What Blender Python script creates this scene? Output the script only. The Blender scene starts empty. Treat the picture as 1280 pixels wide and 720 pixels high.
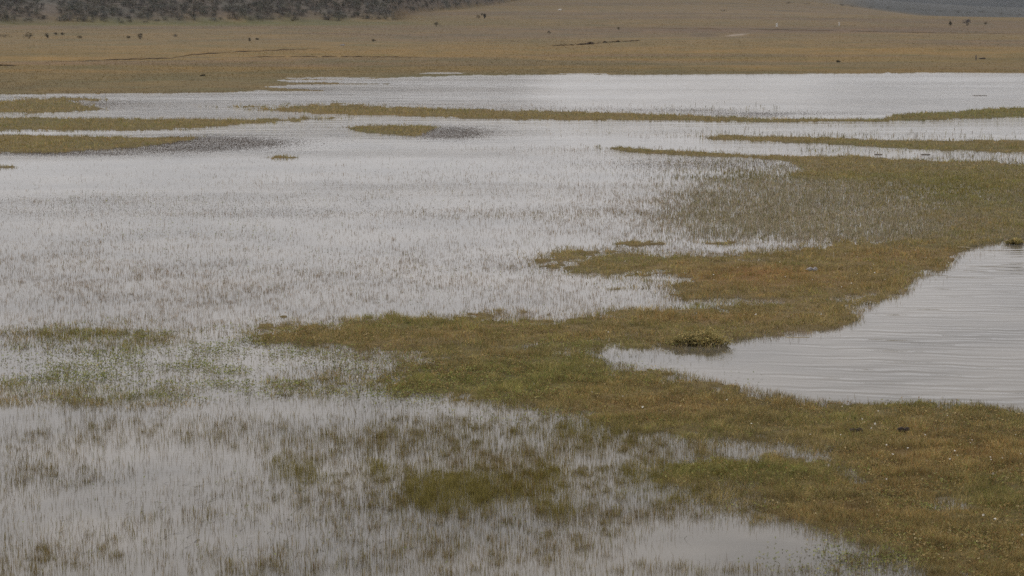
import bpy, math, random
import numpy as np
from mathutils import Vector

rng = np.random.default_rng(7)
random.seed(7)
scene = bpy.context.scene
COL = scene.collection
R = math.radians

# ------------------------------------------------------------------ camera
FPX, HCAM = 3000.0, 7.5
PITCH = math.atan(370.0 / FPX)
cp, sp = math.cos(PITCH), math.sin(PITCH)
cd = bpy.data.cameras.new('camera')
cam = bpy.data.objects.new('camera', cd)
COL.objects.link(cam)
cam.location = (0, 0, HCAM)
cam.rotation_euler = (math.pi / 2 - PITCH, 0, 0)
cd.sensor_width = 36
cd.lens = FPX / 1280 * 36
cd.clip_start = 0.5
cd.clip_end = 9000
cd.dof.use_dof = True
cd.dof.focus_distance = 58
cd.dof.aperture_fstop = 4.0
scene.camera = cam


def to_px(x, y, z=0.0):
    """where a point of the place stood on the surveyed photograph (1280x720)"""
    dz = z - HCAM
    dep = np.maximum(y * cp - dz * sp, 0.5)
    u = x / dep
    v = (y * sp + dz * cp) / dep
    return 640 + FPX * u, 360 - FPX * v


def ray(px, py):
    u = (px - 640) / FPX
    v = (360 - py) / FPX
    return u, cp + v * sp, -sp + v * cp


def ground_pt(px, py):
    """flat z=0 ground point(s)"""
    dx, dy, dz = ray(np.asarray(px, float), np.asarray(py, float))
    t = -HCAM / dz
    return dx * t, dy * t


# ------------------------------------------------------------------ noise
_T = rng.random((256, 256))


def vnoise(x, y, ox=0.0, oy=0.0):
    x = np.asarray(x) + ox + 1000.0
    y = np.asarray(y) + oy + 1000.0
    xi = np.floor(x).astype(int); yi = np.floor(y).astype(int)
    fx = x - xi; fy = y - yi
    fx = fx * fx * (3 - 2 * fx); fy = fy * fy * (3 - 2 * fy)
    a = _T[xi & 255, yi & 255]; b = _T[(xi + 1) & 255, yi & 255]
    c = _T[xi & 255, (yi + 1) & 255]; d = _T[(xi + 1) & 255, (yi + 1) & 255]
    return (a * (1 - fx) + b * fx) * (1 - fy) + (c * (1 - fx) + d * fx) * fy


def fbm(x, y, s, o=4, seed=0.0):
    """0..1, mean .5, base feature size s metres"""
    t = 0; a = 1.0; n = 0
    f = 1.0 / s
    for i in range(o):
        t = t + a * vnoise(x * f, y * f, seed + 17.3 * i, 3.1 * seed + 9.7 * i)
        n += a; a *= 0.55; f *= 2.03
    return t / n


def ss(a, b, x):
    t = np.clip((np.asarray(x, float) - a) / (b - a), 0, 1)
    return t * t * (3 - 2 * t)


# ------------------------------------------------------------------ survey maps (photo pixels -> ground cover)
X0, X1, Y0, Y1 = -420, 1700, 60, 1100      # extent of the maps
gx = np.arange(X0, X1 + 1, 2.5)
gy = np.arange(Y0, Y1 + 1, 1.0)
GX, GY = np.meshgrid(gx, gy)


def sdf(poly, yk):
    """signed distance, + inside, vertical distances weighted by yk"""
    P = np.array(poly, float)
    px = GX; py = GY * yk
    qx = P[:, 0]; qy = P[:, 1] * yk
    n = len(P)
    d2 = np.full(px.shape, 1e12)
    ins = np.zeros(px.shape, bool)
    for i in range(n):
        ax, ay = qx[i], qy[i]; bx, by = qx[(i + 1) % n], qy[(i + 1) % n]
        ex, ey = bx - ax, by - ay
        L = ex * ex + ey * ey + 1e-9
        t = np.clip(((px - ax) * ex + (py - ay) * ey) / L, 0, 1)
        d2 = np.minimum(d2, (px - ax - t * ex) ** 2 + (py - ay - t * ey) ** 2)
        cr = ((ay > py) != (by > py))
        xx = ax + (py - ay) * ex / (ey if abs(ey) > 1e-9 else 1e-9)
        ins ^= cr & (px < xx)
    d = np.sqrt(d2)
    return np.where(ins, d, -d)


wx, wy = ground_pt(GX, GY)
N1 = fbm(wx, wy, 5.0, 4, 1.0) - 0.5
N2 = fbm(wx, wy, 0.9, 3, 5.0) - 0.5
N3 = fbm(wx, wy, 0.28, 2, 6.0) - 0.5
NE = N1 * 1.1 + N2 * 1.2 + N3 * 1.2

# mats: polygon, softness (px), edge noise (px), top cover 0..1, yk
MATS = [
    # long turf band from the right edge down to the middle
    ([(1330, 262), (1240, 262), (1180, 282), (1150, 300), (1080, 306), (1000, 313), (940, 321), (880, 321), (830, 317), (770, 316), (700, 321),
      (682, 327), (720, 332), (800, 339), (858, 342), (866, 352), (850, 362), (858, 372), (930, 368), (960, 376), (900, 386), (850, 390), (760, 398),
      (690, 405), (600, 405), (530, 402), (450, 408), (345, 413), (330, 420), (380, 432), (440, 437), (470, 440), (560, 436), (640, 434), (700, 434), (735, 430), (770, 427),
      (830, 435), (885, 433), (908, 426), (940, 420), (1006, 417), (1041, 411), (1073, 404), (1077, 392), (1057, 384), (1050, 377), (1073, 375), (1115, 370), (1136, 365),
      (1140, 347), (1168, 342), (1190, 333), (1195, 318), (1213, 311), (1232, 306), (1262, 298), (1330, 292), (1500, 290), (1500, 240)], 10, 26, 1.0, 3.0),
    # middle lobe
    ([(470, 432), (560, 426), (640, 426), (735, 428), (748, 440), (752, 450), (762, 458), (800, 460), (838, 462), (862, 476), (930, 487), (980, 496), (1040, 505), (1100, 508), (1150, 504),
      (1220, 505), (1262, 512), (1300, 518), (1500, 530), (1500, 900), (1290, 900), (1210, 735), (1150, 700), (1105, 672), (1060, 655), (990, 648), (900, 638),
      (850, 622), (880, 604), (1000, 604), (1060, 610), (1105, 608), (1085, 592), (1060, 572), (1030, 562), (1010, 552), (960, 545), (880, 545), (820, 540),
      (750, 532), (700, 520), (640, 512), (560, 503), (500, 494), (445, 484), (470, 470), (540, 456)], 12, 34, 1.0, 3.0),
    ([(850, 578), (900, 574), (1000, 578), (1050, 586), (1058, 600), (1000, 606), (880, 606), (800, 614), (830, 600)], 12, 26, 0.95, 3.0),
    ([(360, 478), (420, 470), (480, 468), (480, 488), (430, 484), (370, 488)], 30, 40, 0.75, 3.0),
    ([(440, 440), (560, 432), (560, 470), (500, 462), (500, 448), (450, 446)], 30, 40, 0.7, 3.0),
    ([(40, 416), (75, 411), (140, 412), (190, 416), (205, 423), (140, 425), (80, 421)], 30, 30, 0.62, 3.0),
    ([(60, 492), (110, 490), (230, 491), (245, 497), (180, 503), (110, 502)], 30, 30, 0.62, 3.0),
    ([(-40, 486), (20, 487), (60, 491), (20, 496), (-40, 495)], 30, 30, 0.6, 3.0),
    # upper right wide marsh
    ([(735, 183), (800, 186), (890, 191), (990, 195), (1065, 194), (1120, 199), (1240, 203), (1290, 209), (1500, 212), (1500, 250), (1290, 240), (1200, 232), (1100, 227),
      (1020, 225), (985, 221), (1005, 212), (985, 201), (890, 197), (800, 191)], 8, 14, 1.0, 5.0),
    ([(1090, 226), (1500, 222), (1500, 300), (1240, 296), (1190, 284), (1130, 270), (1150, 250)], 80, 90, 0.80, 3.0),
    ([(1290, 243), (1330, 243), (1330, 268), (1250, 268), (1240, 256)], 40, 40, 0.8, 3.0),
    ([(930, 228), (1500, 224), (1500, 305), (1150, 306), (1000, 300), (900, 285), (960, 262), (900, 245)], 90, 130, 0.46, 4.0),
    # strips lying in the lake
    ([(880, 172), (900, 169), (1000, 172), (1100, 175), (1280, 176), (1500, 176), (1500, 196), (1280, 192), (1150, 187), (1040, 181), (960, 177), (890, 175)], 6, 12, 0.95, 6.0),
    ([(300, 137), (400, 133), (520, 134), (640, 138), (860, 143), (960, 148), (1100, 148), (1120, 142), (1200, 139), (1250, 135), (1290, 133), (1500, 126), (1500, 142),
      (1280, 147), (1180, 150), (1100, 152), (960, 153), (800, 151), (640, 150), (520, 146), (400, 143)], 6, 10, 0.95, 6.0),
    ([(250, 133), (320, 131), (420, 129), (480, 131), (470, 134), (380, 137), (300, 136)], 10, 16, 0.7, 6.0),
    ([(425, 160), (460, 156), (520, 156), (550, 158), (540, 165), (520, 172), (480, 169), (445, 165)], 8, 10, 0.95, 5.0),
    ([(330, 197), (345, 194), (372, 196), (370, 199), (340, 199)], 6, 8, 0.85, 5.0),
    ([(780, 302), (830, 302), (860, 306), (800, 308), (740, 305)], 10, 14, 0.75, 4.0),
    ([(870, 301), (940, 301), (955, 305), (900, 308), (872, 306)], 12, 14, 0.6, 4.0),
    ([(745, 360), (790, 357), (812, 360), (770, 364)], 12, 14, 0.6, 4.0),
    # left shore tongues
    ([(-500, 122), (0, 124), (60, 121), (150, 123), (100, 128), (130, 136), (60, 142), (-500, 143)], 12, 26, 0.85, 5.0),
    ([(-500, 146), (0, 147), (100, 147), (200, 148), (320, 149), (390, 147), (440, 148), (320, 154), (230, 162), (150, 164), (0, 164), (-500, 164)], 8, 12, 0.95, 5.0),
    ([(-500, 168), (0, 168), (100, 170), (180, 172), (260, 171), (220, 178), (150, 186), (60, 191), (-500, 193)], 8, 12, 1.0, 5.0),
    ([(-500, 207), (10, 208), (24, 210), (-500, 211)], 5, 4, 0.9, 5.0),
    ([(1262, 300), (1277, 299), (1280, 303), (1268, 307), (1258, 304)], 5, 3, 0.9, 3.0),
    # side strips beyond the picture
    ([(-420, 300), (-120, 320), (-90, 345), (-420, 350)], 20, 40, 0.9, 3.0),
    ([(-420, 560), (-160, 575), (-120, 640), (-420, 700)], 20, 60, 0.9, 3.0),
]
COVER = np.zeros(GX.shape)
for poly, soft, amp, top, yk in MATS:
    s = sdf(poly, yk)
    if soft >= 10 and yk <= 3: soft, amp = soft * 1.8 + 34, amp * 1.7 + 16
    c = np.clip((0.68 if yk <= 3 else .55) + (s + NE * amp) / soft, 0, 1) * top
    COVER = np.maximum(COVER, c)
# openings of still water inside the mats
HOLES = [([(470, 441), (505, 440), (525, 444), (510, 450), (475, 449)], 20, 20, 3.0),
         ([(690, 439), (725, 437), (750, 441), (720, 446), (695, 444)], 16, 20, 3.0),
         ([(1150, 630), (1200, 628), (1205, 636), (1150, 637)], 12, 30, 3.0),
         ([(700, 500), (760, 498), (770, 506), (700, 509)], 16, 30, 3.0),
         ([(1160, 537), (1205, 537), (1205, 541), (1165, 541)], 14, 12, 3.0),
         ([(930, 495), (1000, 499), (1000, 505), (950, 503)], 14, 20, 3.0),
         ([(780, 470), (850, 474), (850, 484), (790, 480)], 14, 24, 3.0)]
for poly, soft, amp, yk in HOLES:
    s = sdf(poly, yk)
    COVER *= 1 - 0.62 * np.clip(0.5 + (s + NE * amp * 2) / (soft * 1.6), 0, 1)

pool = sdf([(905, 428), (950, 424), (1010, 418.5), (1043, 413), (1075, 405), (1078, 392), (1100, 381), (1140, 367), (1146, 349), (1170, 344), (1194, 335), (1199, 320), (1216, 312), (1236, 308), (1290, 300), (1500, 296), (1500, 529), (1290, 516), (1262, 511), (1220, 504),
            (1150, 503), (1100, 506), (1040, 503), (980, 493), (930, 484), (880, 474), (850, 466), (800, 458), (762, 452), (745, 444), (765, 436), (830, 441), (878, 440), (910, 432)], 3.0)
COVER *= 1 - ss(-7, 7, pool + NE * 16)
COVER *= 1 - np.clip(.62 * np.exp(-1.4 * (((GX - 900) / 110) ** 2 + ((GY - 622) / 26) ** 2)) + .5 * np.exp(-1.4 * (((GX - 1090) / 60) ** 2 + ((GY - 690) / 26) ** 2)) + .35 * np.exp(-1.4 * (((GX - 560) / 120) ** 2 + ((GY - 500) / 10) ** 2)) + .3 * np.exp(-1.4 * (((GX - 700) / 80) ** 2 + ((GY - 525) / 12) ** 2)), 0, .6)
# far shoreline (land above the line)
SHX = [-500, 0, 150, 262, 300, 335, 400, 412, 380, 440, 482, 350, 352, 440, 500, 590, 700, 900, 1040, 1280, 1700]
shore = [([(-600, 40), (1800, 40), (1800, 91), (1290, 91), (1130, 91.6), (1000, 92.5), (900, 93), (700, 94), (600, 94.5), (500, 97), (470, 98.6), (350, 100.5), (360, 102),
           (440, 103.5), (490, 105), (430, 106), (350, 107), (330, 109), (400, 112), (415, 114.5), (330, 113.5), (270, 117), (150, 117.5), (0, 119), (-600, 120)], 2.5, 3.0, 1.0, 6.0)]
for poly, soft, amp, top, yk in shore:
    s = sdf(poly, yk)
    SHORE = np.clip(0.5 + (s + NE * amp * 2) / (soft * 3), 0, 1)
for poly in ([(352, 97.4), (430, 96.6), (480, 97.4), (420, 98.6), (360, 98.4)], [(505, 91.6), (560, 90.4), (600, 91.4), (550, 92.5)],
             [(1060, 89.6), (1160, 88.6), (1400, 90), (1280, 91), (1130, 90.6)], [(670, 92.4), (730, 91.6), (770, 92.4), (720, 93.2)]):
    s = sdf(poly, 6.0)
    SHORE *= 1 - np.clip(0.5 + (s + NE * 3) / 5, 0, 1)
COVER = np.maximum(COVER, SHORE)


def blobs(lst):
    out = np.zeros(GX.shape)
    for cx, cy, rx, ry, v in lst:
        q = ((GX - cx) / rx) ** 2 + ((GY - cy) / ry) ** 2
        out += v * np.exp(-q * 1.4)
    return out


# standing reeds, relative density
REED = blobs([
    (700, 545, 240, 34, .7), (420, 545, 190, 30, .65), (620, 560, 200, 45, .95), (560, 610, 200, 35, .9), (370, 600, 90, 30, .6), (700, 640, 120, 60, .9), (480, 650, 130, 40, .6),
    (600, 700, 140, 30, .7), (120, 540, 180, 35, .6), (60, 590, 120, 40, .55), (60, 700, 140, 40, .6), (170, 640, 220, 40, .4), (300, 300, 500, 40, .28), (250, 620, 60, 16, .3), (330, 710, 140, 35, .5), (800, 570, 120, 35, .8),
    (900, 555, 120, 20, .7), (1040, 595, 70, 25, .6), (850, 640, 90, 16, .8), (1000, 652, 90, 12, .7), (1130, 690, 60, 30, .9), (830, 712, 80, 10, .9), (720, 690, 60, 40, .45),
    (960, 715, 150, 6, .8), (1090, 705, 60, 20, .8), (250, 520, 100, 20, .3),
    (100, 345, 200, 46, .95), (300, 375, 220, 44, .8), (480, 350, 220, 34, .75), (620, 330, 160, 30, .4), (700, 370, 120, 25, .5), (640, 395, 200, 14, .5), (800, 385, 90, 12, .6),
    (120, 400, 160, 16, .35), (330, 415, 160, 20, .3), (200, 460, 200, 40, .25), (400, 450, 80, 30, .35), (420, 500, 120, 16, .35), (650, 340, 90, 16, .35),
    (950, 265, 260, 35, 1.5), (1120, 250, 200, 36, 2.8), (1120, 290, 180, 24, 2.8), (920, 275, 220, 20, 1.1), (1020, 235, 130, 18, 1.8), (1250, 230, 120, 30, 2.0), (820, 290, 150, 14, .6), (850, 250, 140, 18, .5), (850, 205, 160, 10, .8), (960, 215, 80, 12, .5),
    (640, 268, 160, 7, .6), (350, 268, 300, 6, .35), (100, 252, 130, 5, .5), (700, 230, 300, 16, .28), (300, 240, 350, 30, .16), (500, 215, 300, 16, .14), (740, 187, 80, 5, .5), (640, 186, 90, 4, .3),
    (790, 440, 70, 10, .35), (850, 455, 60, 12, .22), (960, 425, 60, 6, .4), (1080, 380, 50, 10, .35), (1150, 352, 50, 6, .25), (1010, 500, 60, 8, .4), (900, 460, 60, 16, .05),
    (1020, 170, 250, 5, .4), (560, 132, 220, 4, .4), (760, 137, 160, 4, .5), (50, 133, 120, 7, .7), (700, 165, 250, 5, .1), (400, 158, 60, 5, .25)])
REED *= 1 - 0.6 * np.clip(blobs([(170, 625, 120, 28, 1.0), (920, 682, 150, 20, 1.25), (780, 690, 50, 14, .5)]), 0, 1)
LP = blobs([(600, 613, 80, 20, 1.5), (640, 622, 60, 14, .8), (372, 590, 34, 15, 1.2), (475, 588, 20, 12, .9), (535, 612, 20, 24, 1.3), (685, 600, 22, 26, .8), (350, 582, 14, 10, .9), (400, 600, 16, 8, .9),
             (700, 640, 40, 14, .6), (560, 640, 60, 12, .5), (730, 535, 70, 12, .8), (800, 600, 30, 20, .6), (860, 620, 60, 12, .8)]) * np.clip(.4 + 1.6 * (N1 + N2 + .5), 0.1, 1.4)
# keep the rippled pool and the open lake clear of stems
REED *= 1 - 0.97 * ss(-8, 40, pool - 30 * ss(905, 780, GX))
# dark drowned growth (short stubble just at the surface)
DARK = blobs([(560, 166, 48, 7, 1.8), (260, 178, 90, 7, 2.2), (200, 186, 120, 4, 1.0), (375, 112, 36, 2, 1.0), (320, 181, 40, 3, .5), (960, 143, 90, 3, .6), (640, 136, 200, 3, .15), (90, 192, 110, 3, .9), (80, 130, 90, 6, .8),
              (300, 264, 500, 9, .05), (150, 250, 300, 6, .04), (900, 205, 120, 7, .35), (850, 138, 80, 3, .3)])
# low leafy water plants
LEAF = blobs([(90, 450, 90, 14, .9), (230, 460, 110, 24, .9), (60, 470, 80, 14, .6), (280, 430, 90, 14, .5), (400, 475, 60, 16, .8), (430, 430, 90, 16, .7), (330, 480, 90, 14, .5),
              (150, 420, 120, 10, .6), (360, 410, 60, 8, .6), (520, 470, 80, 20, .8), (620, 470, 100, 25, .8), (560, 495, 120, 8, .7), (340, 450, 130, 26, .7), (430, 410, 70, 10, .5), (120, 475, 160, 14, .6), (170, 255, 120, 18, .10), (250, 290, 160, 24, .07), (260, 330, 150, 16, .05), (640, 520, 60, 8, .3),
              (600, 240, 300, 30, .03), (560, 340, 300, 40, .03), (400, 650, 300, 50, .012), (1060, 700, 80, 20, .5), (1200, 640, 120, 60, .7), (700, 490, 160, 24, .5), (200, 498, 140, 6, .6)])
# where stems are lush and olive rather than dry
LUSH = blobs([(600, 615, 100, 22, 1.1), (375, 595, 42, 16, 1.0), (475, 588, 30, 16, .7), (540, 610, 30, 22, .6), (900, 590, 180, 16, 1.0), (680, 600, 30, 20, .6), (600, 480, 200, 30, .8), (170, 455, 200, 40, .8),
              (120, 418, 90, 8, 1.0), (170, 496, 90, 8, 1.0), (1200, 235, 140, 25, .8), (1000, 185, 300, 6, .5), (1180, 620, 120, 60, .2), (1210, 600, 50, 14, .2), (1120, 510, 120, 6, .4), (1060, 525, 40, 10, .3), (1200, 690, 90, 30, .2), (730, 440, 120, 30, .6), (1000, 330, 60, 8, .3), (1270, 505, 60, 10, .6),
              (1150, 140, 300, 12, .7), (200, 157, 400, 8, .25), (510, 410, 130, 10, .4), (800, 620, 60, 20, .4), (680, 270, 300, 8, .3), (350, 250, 300, 16, .3), (560, 545, 300, 30, .3), (760, 545, 160, 24, .35), (980, 220, 200, 8, .5)])
RUST = blobs([(940, 350, 140, 20, .8), (1130, 320, 90, 14, .7), (1140, 580, 110, 40, .55), (900, 400, 90, 8, .8), (850, 505, 130, 18, .6), (560, 468, 40, 8, .9), (1230, 560, 80, 40, .5), (620, 415, 120, 8, .4), (60, 350, 90, 16, .6), (220, 340, 60, 10, .6), (660, 610, 40, 30, .4), (960, 340, 60, 9, .8), (1060, 640, 90, 14, .5)])


LEAF = LEAF + .55 * np.clip(COVER - .4, 0, 1) * ss(290, 420, GY)


def blur(A, nx, ny):
    for ax, n_ in ((1, nx), (0, ny)):
        for _ in range(2):
            c_ = np.cumsum(np.pad(A, [(n_ + 1, n_) if ax == 0 else (0, 0), (n_ + 1, n_) if ax == 1 else (0, 0)], mode='edge'), axis=ax)
            L_ = A.shape[ax]
            A = (np.take(c_, range(2 * n_ + 1, 2 * n_ + 1 + L_), ax) - np.take(c_, range(0, L_), ax)) / (2 * n_ + 1)
    return A


HALO = blur(COVER, 20, 9) * ss(185, 230, GY) * (1 - .92 * ss(-6, 10, pool))


def lookup(F, px, py):
    fx = np.clip((px - X0) / 2.5, 0, F.shape[1] - 1.001)
    fy = np.clip((py - Y0), 0, F.shape[0] - 1.001)
    ix = fx.astype(int); iy = fy.astype(int)
    tx = fx - ix; ty = fy - iy
    return (F[iy, ix] * (1 - tx) + F[iy, ix + 1] * tx) * (1 - ty) + (F[iy + 1, ix] * (1 - tx) + F[iy + 1, ix + 1] * tx) * ty


# ------------------------------------------------------------------ terrain height
def terrain(x, y):
    x = np.asarray(x, float); y = np.asarray(y, float)
    r = np.hypot(x, y)
    px, py = to_px(x, np.maximum(y, 1.0))
    front = ss(2, 12, y)
    c = lookup(COVER, px, py)
    # outside the surveyed fan: noise decides
    out = np.maximum(ss(300, 420, np.abs(px - 640) - 640 + 0.0), 1 - front)
    c_out = ss(.52, .6, fbm(x, y, 14, 3, 11))
    c_out = np.maximum(c_out, ss(215, 228, r))
    c = c * (1 - out) + c_out * out
    c = np.maximum(c, ss(226, 232, r))
    b = fbm(x, y, 0.8, 3, 3) - .5
    z = -0.10 + 0.135 * ss(.25, .85, c + .5 * b * (r < 200)) + 0.04 * b * ss(.4, .8, c)
    d = r
    # plain beyond the lake
    az = px
    rise = ss(880, 1290, az)
    zc = 0.003 * np.maximum(d - 220, 0) + 0.0000125 * np.clip(d - 500, 0, 560) ** 2 - .002 * np.maximum(d - 1200, 0)
    zr = 0.0008 * np.maximum(d - 220, 0) - 0.02 * np.clip(d - 700, 0, 400)
    z = z + zc * (1 - rise) + zr * rise
    z = z + (fbm(x, y, 60, 4, 21) - .5) * 0.9 * ss(235, 420, d)
    # scrub covered hillside on the left
    dbase = np.interp(az, [-900, 0, 240, 488, 498, 560, 640, 660, 900], [480, 512, 522, 545, 650, 715, 880, 1100, 1500]) + (fbm(x, y, 70, 3, 8) - .5) * 30
    hill = np.maximum(d - dbase, 0)
    fade = ss(740, 620, az)
    z = z + (10 * (1 - np.exp(-hill / 32.0)) + (fbm(x, y, 40, 3, 15) - .5) * 3 * ss(0, 60, hill)) * fade
    # the grassy rise the viewer stands on
    z = z + 5.7 * ss(22, 3, r)
    return z, c, hill * (az < 760)


def place(px, py):
    """point of the terrain surface seen at a photo pixel"""
    dx, dy, dz = ray(px, py)
    t = np.concatenate([np.arange(20, 250, .25), np.arange(250, 1800, 1.0)])
    X = dx * t; Y = dy * t; Z = HCAM + dz * t
    g = terrain(X, Y)[0]
    k = np.argmax(Z <= np.maximum(g, 0 * g))
    if Z[k] > max(g[k], 0):
        k = len(t) - 1
    return Vector((X[k], Y[k], max(g[k], 0.0))), t[k]


# ------------------------------------------------------------------ mesh helpers
def tag(o, label=None, cat=None, group=None, kind=None):
    if label: o['label'] = label
    if cat: o['category'] = cat
    if group: o['group'] = group
    if kind: o['kind'] = kind
    return o


def mesh_np(name, V, F, mat, attrs=None, smooth=False, parent=None):
    me = bpy.data.meshes.new(name)
    V = np.asarray(V, np.float32); F = np.asarray(F, np.int32)
    k = F.shape[1]
    me.vertices.add(len(V)); me.vertices.foreach_set('co', V.ravel())
    me.loops.add(F.size); me.loops.foreach_set('vertex_index', F.ravel())
    me.polygons.add(len(F))
    me.polygons.foreach_set('loop_start', np.arange(0, F.size, k, dtype=np.int32))
    me.polygons.foreach_set('loop_total', np.full(len(F), k, np.int32))
    if smooth:
        me.polygons.foreach_set('use_smooth', np.ones(len(F), bool))
    for an, (typ, data) in (attrs or {}).items():
        a = me.attributes.new(an, typ, 'POINT')
        a.data.foreach_set('color' if typ == 'FLOAT_COLOR' else 'value', np.asarray(data, np.float32).ravel())
    me.update(calc_edges=True)
    me.materials.append(mat)
    o = bpy.data.objects.new(name, me)
    COL.objects.link(o)
    if parent: o.parent = parent
    return o


# ------------------------------------------------------------------ materials
def new_mat(name):
    m = bpy.data.materials.new(name); m.use_nodes = True
    nt = m.node_tree; nt.nodes.clear()
    out = nt.nodes.new('ShaderNodeOutputMaterial')
    return m, nt, out


def nd(nt, typ, **kw):
    n = nt.nodes.new(typ)
    for k, v in kw.items():
        if k.startswith('i_'):
            n.inputs[k[2:].replace('_', ' ')].default_value = v
        else:
            setattr(n, k, v)
    return n


def foliage_mat(name, trans=0.25, rough=0.6):
    m, nt, out = new_mat(name)
    at = nd(nt, 'ShaderNodeAttribute', attribute_name='col')
    geo = nd(nt, 'ShaderNodeNewGeometry')
    no = nd(nt, 'ShaderNodeTexNoise', i_Scale=1.7, i_Detail=3.0)
    nt.links.new(geo.outputs['Position'], no.inputs['Vector'])
    mr = nd(nt, 'ShaderNodeMapRange'); mr.inputs['To Min'].default_value = .78; mr.inputs['To Max'].default_value = 1.22
    nt.links.new(no.outputs['Fac'], mr.inputs['Value'])
    mx = nd(nt, 'ShaderNodeVectorMath', operation='SCALE')
    nt.links.new(at.outputs['Color'], mx.inputs[0]); nt.links.new(mr.outputs[0], mx.inputs['Scale'])
    df = nd(nt, 'ShaderNodeBsdfDiffuse'); tr = nd(nt, 'ShaderNodeBsdfTranslucent')
    nt.links.new(mx.outputs[0], df.inputs['Color']); nt.links.new(mx.outputs[0], tr.inputs['Color'])
    ms = nd(nt, 'ShaderNodeMixShader'); ms.inputs[0].default_value = trans
    nt.links.new(df.outputs[0], ms.inputs[1]); nt.links.new(tr.outputs[0], ms.inputs[2])
    nt.links.new(ms.outputs[0], out.inputs['Surface'])
    return m


def plain_mat(name, col, var=.3, scale=20, rough=.9):
    m, nt, out = new_mat(name)
    tc = nd(nt, 'ShaderNodeTexCoord')
    no = nd(nt, 'ShaderNodeTexNoise', i_Scale=scale, i_Detail=5.0)
    nt.links.new(tc.outputs['Object'], no.inputs['Vector'])
    cr = nd(nt, 'ShaderNodeValToRGB')
    cr.color_ramp.elements[0].position = .3; cr.color_ramp.elements[1].position = .7
    cr.color_ramp.elements[0].color = [c * (1 - var) for c in col] + [1]
    cr.color_ramp.elements[1].color = [min(1, c * (1 + var)) for c in col] + [1]
    nt.links.new(no.outputs['Fac'], cr.inputs[0])
    bs = nd(nt, 'ShaderNodeBsdfPrincipled'); bs.inputs['Roughness'].default_value = rough
    nt.links.new(cr.outputs[0], bs.inputs['Base Color'])
    bp = nd(nt, 'ShaderNodeBump', i_Strength=.5, i_Distance=.02)
    nt.links.new(no.outputs['Fac'], bp.inputs['Height']); nt.links.new(bp.outputs[0], bs.inputs['Normal'])
    nt.links.new(bs.outputs[0], out.inputs['Surface'])
    return m


M_TURF = foliage_mat('turf_blades')
M_REED = foliage_mat('reed_stems', .15)
M_SHRUB = foliage_mat('shrub_leaves', .12)
M_WOOD = plain_mat('weathered_wood', (.16, .13, .10))
M_SOIL = plain_mat('dark_soil', (.035, .024, .019), .4, 30)
M_MUD = plain_mat('wet_mud', (.17, .15, .13), .3, 12)
M_STONE = plain_mat('grey_stone', (.27, .26, .27), .3, 14)
M_WHITE = plain_mat('white_paint', (.6, .6, .58), .08, 9)
M_STRAW = plain_mat('pale_straw', (.42, .36, .24), .25, 40)

# ground material: surveyed cover colour broken up by procedural noise
m, nt, out = new_mat('ground')
at = nd(nt, 'ShaderNodeAttribute', attribute_name='col')
geo = nd(nt, 'ShaderNodeNewGeometry')
n1 = nd(nt, 'ShaderNodeTexNoise', i_Scale=.09, i_Detail=7.0, i_Roughness=.65)
n2 = nd(nt, 'ShaderNodeTexNoise', i_Scale=2.2, i_Detail=6.0, i_Roughness=.7)
n3 = nd(nt, 'ShaderNodeTexNoise', i_Scale=.35, i_Detail=5.0, i_Roughness=.7)
for n in (n1, n2, n3): nt.links.new(geo.outputs['Position'], n.inputs['Vector'])
cr = nd(nt, 'ShaderNodeValToRGB')
e = cr.color_ramp.elements
e[0].position = .36; e[0].color = (.82, .92, .95, 1)
e[1].position = .64; e[1].color = (1.15, 1.08, .98, 1)
x = e.new(.5); x.color = (1, 1, 1, 1)
nt.links.new(n1.outputs['Fac'], cr.inputs[0])
mul = nd(nt, 'ShaderNodeVectorMath', operation='MULTIPLY')
nt.links.new(at.outputs['Color'], mul.inputs[0]); nt.links.new(cr.outputs[0], mul.inputs[1])
mr = nd(nt, 'ShaderNodeMapRange'); mr.inputs['From Min'].default_value = .3; mr.inputs['From Max'].default_value = .7
mr.inputs['To Min'].default_value = .75; mr.inputs['To Max'].default_value = 1.22
nt.links.new(n2.outputs['Fac'], mr.inputs['Value'])
mr3 = nd(nt, 'ShaderNodeMapRange'); mr3.inputs['From Min'].default_value = .3; mr3.inputs['From Max'].default_value = .7
mr3.inputs['To Min'].default_value = .8; mr3.inputs['To Max'].default_value = 1.2
nt.links.new(n3.outputs['Fac'], mr3.inputs['Value'])
mm = nd(nt, 'ShaderNodeMath', operation='MULTIPLY')
nt.links.new(mr.outputs[0], mm.inputs[0]); nt.links.new(mr3.outputs[0], mm.inputs[1])
sc_ = nd(nt, 'ShaderNodeVectorMath', operation='SCALE')
nt.links.new(mul.outputs[0], sc_.inputs[0]); nt.links.new(mm.outputs[0], sc_.inputs['Scale'])
bs = nd(nt, 'ShaderNodeBsdfPrincipled'); bs.inputs['Roughness'].default_value = .95
bs.inputs['Specular IOR Level'].default_value = .15
nt.links.new(sc_.outputs[0], bs.inputs['Base Color'])
bp = nd(nt, 'ShaderNodeBump', i_Strength=.7, i_Distance=.08)
nt.links.new(n2.outputs['Fac'], bp.inputs['Height']); nt.links.new(bp.outputs[0], bs.inputs['Normal'])
nt.links.new(bs.outputs[0], out.inputs['Surface'])
M_GROUND = m

# water
m, nt, out = new_mat('marsh_water')
geo = nd(nt, 'ShaderNodeNewGeometry')
pos = geo.outputs['Position']


def mth(op, a, b=None, c=None):
    n = nd(nt, 'ShaderNodeMath', operation=op)
    for i, v in enumerate((a, b, c)):
        if v is None: continue
        if isinstance(v, (int, float)): n.inputs[i].default_value = v
        else: nt.links.new(v, n.inputs[i])
    return n.outputs[0]


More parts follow.
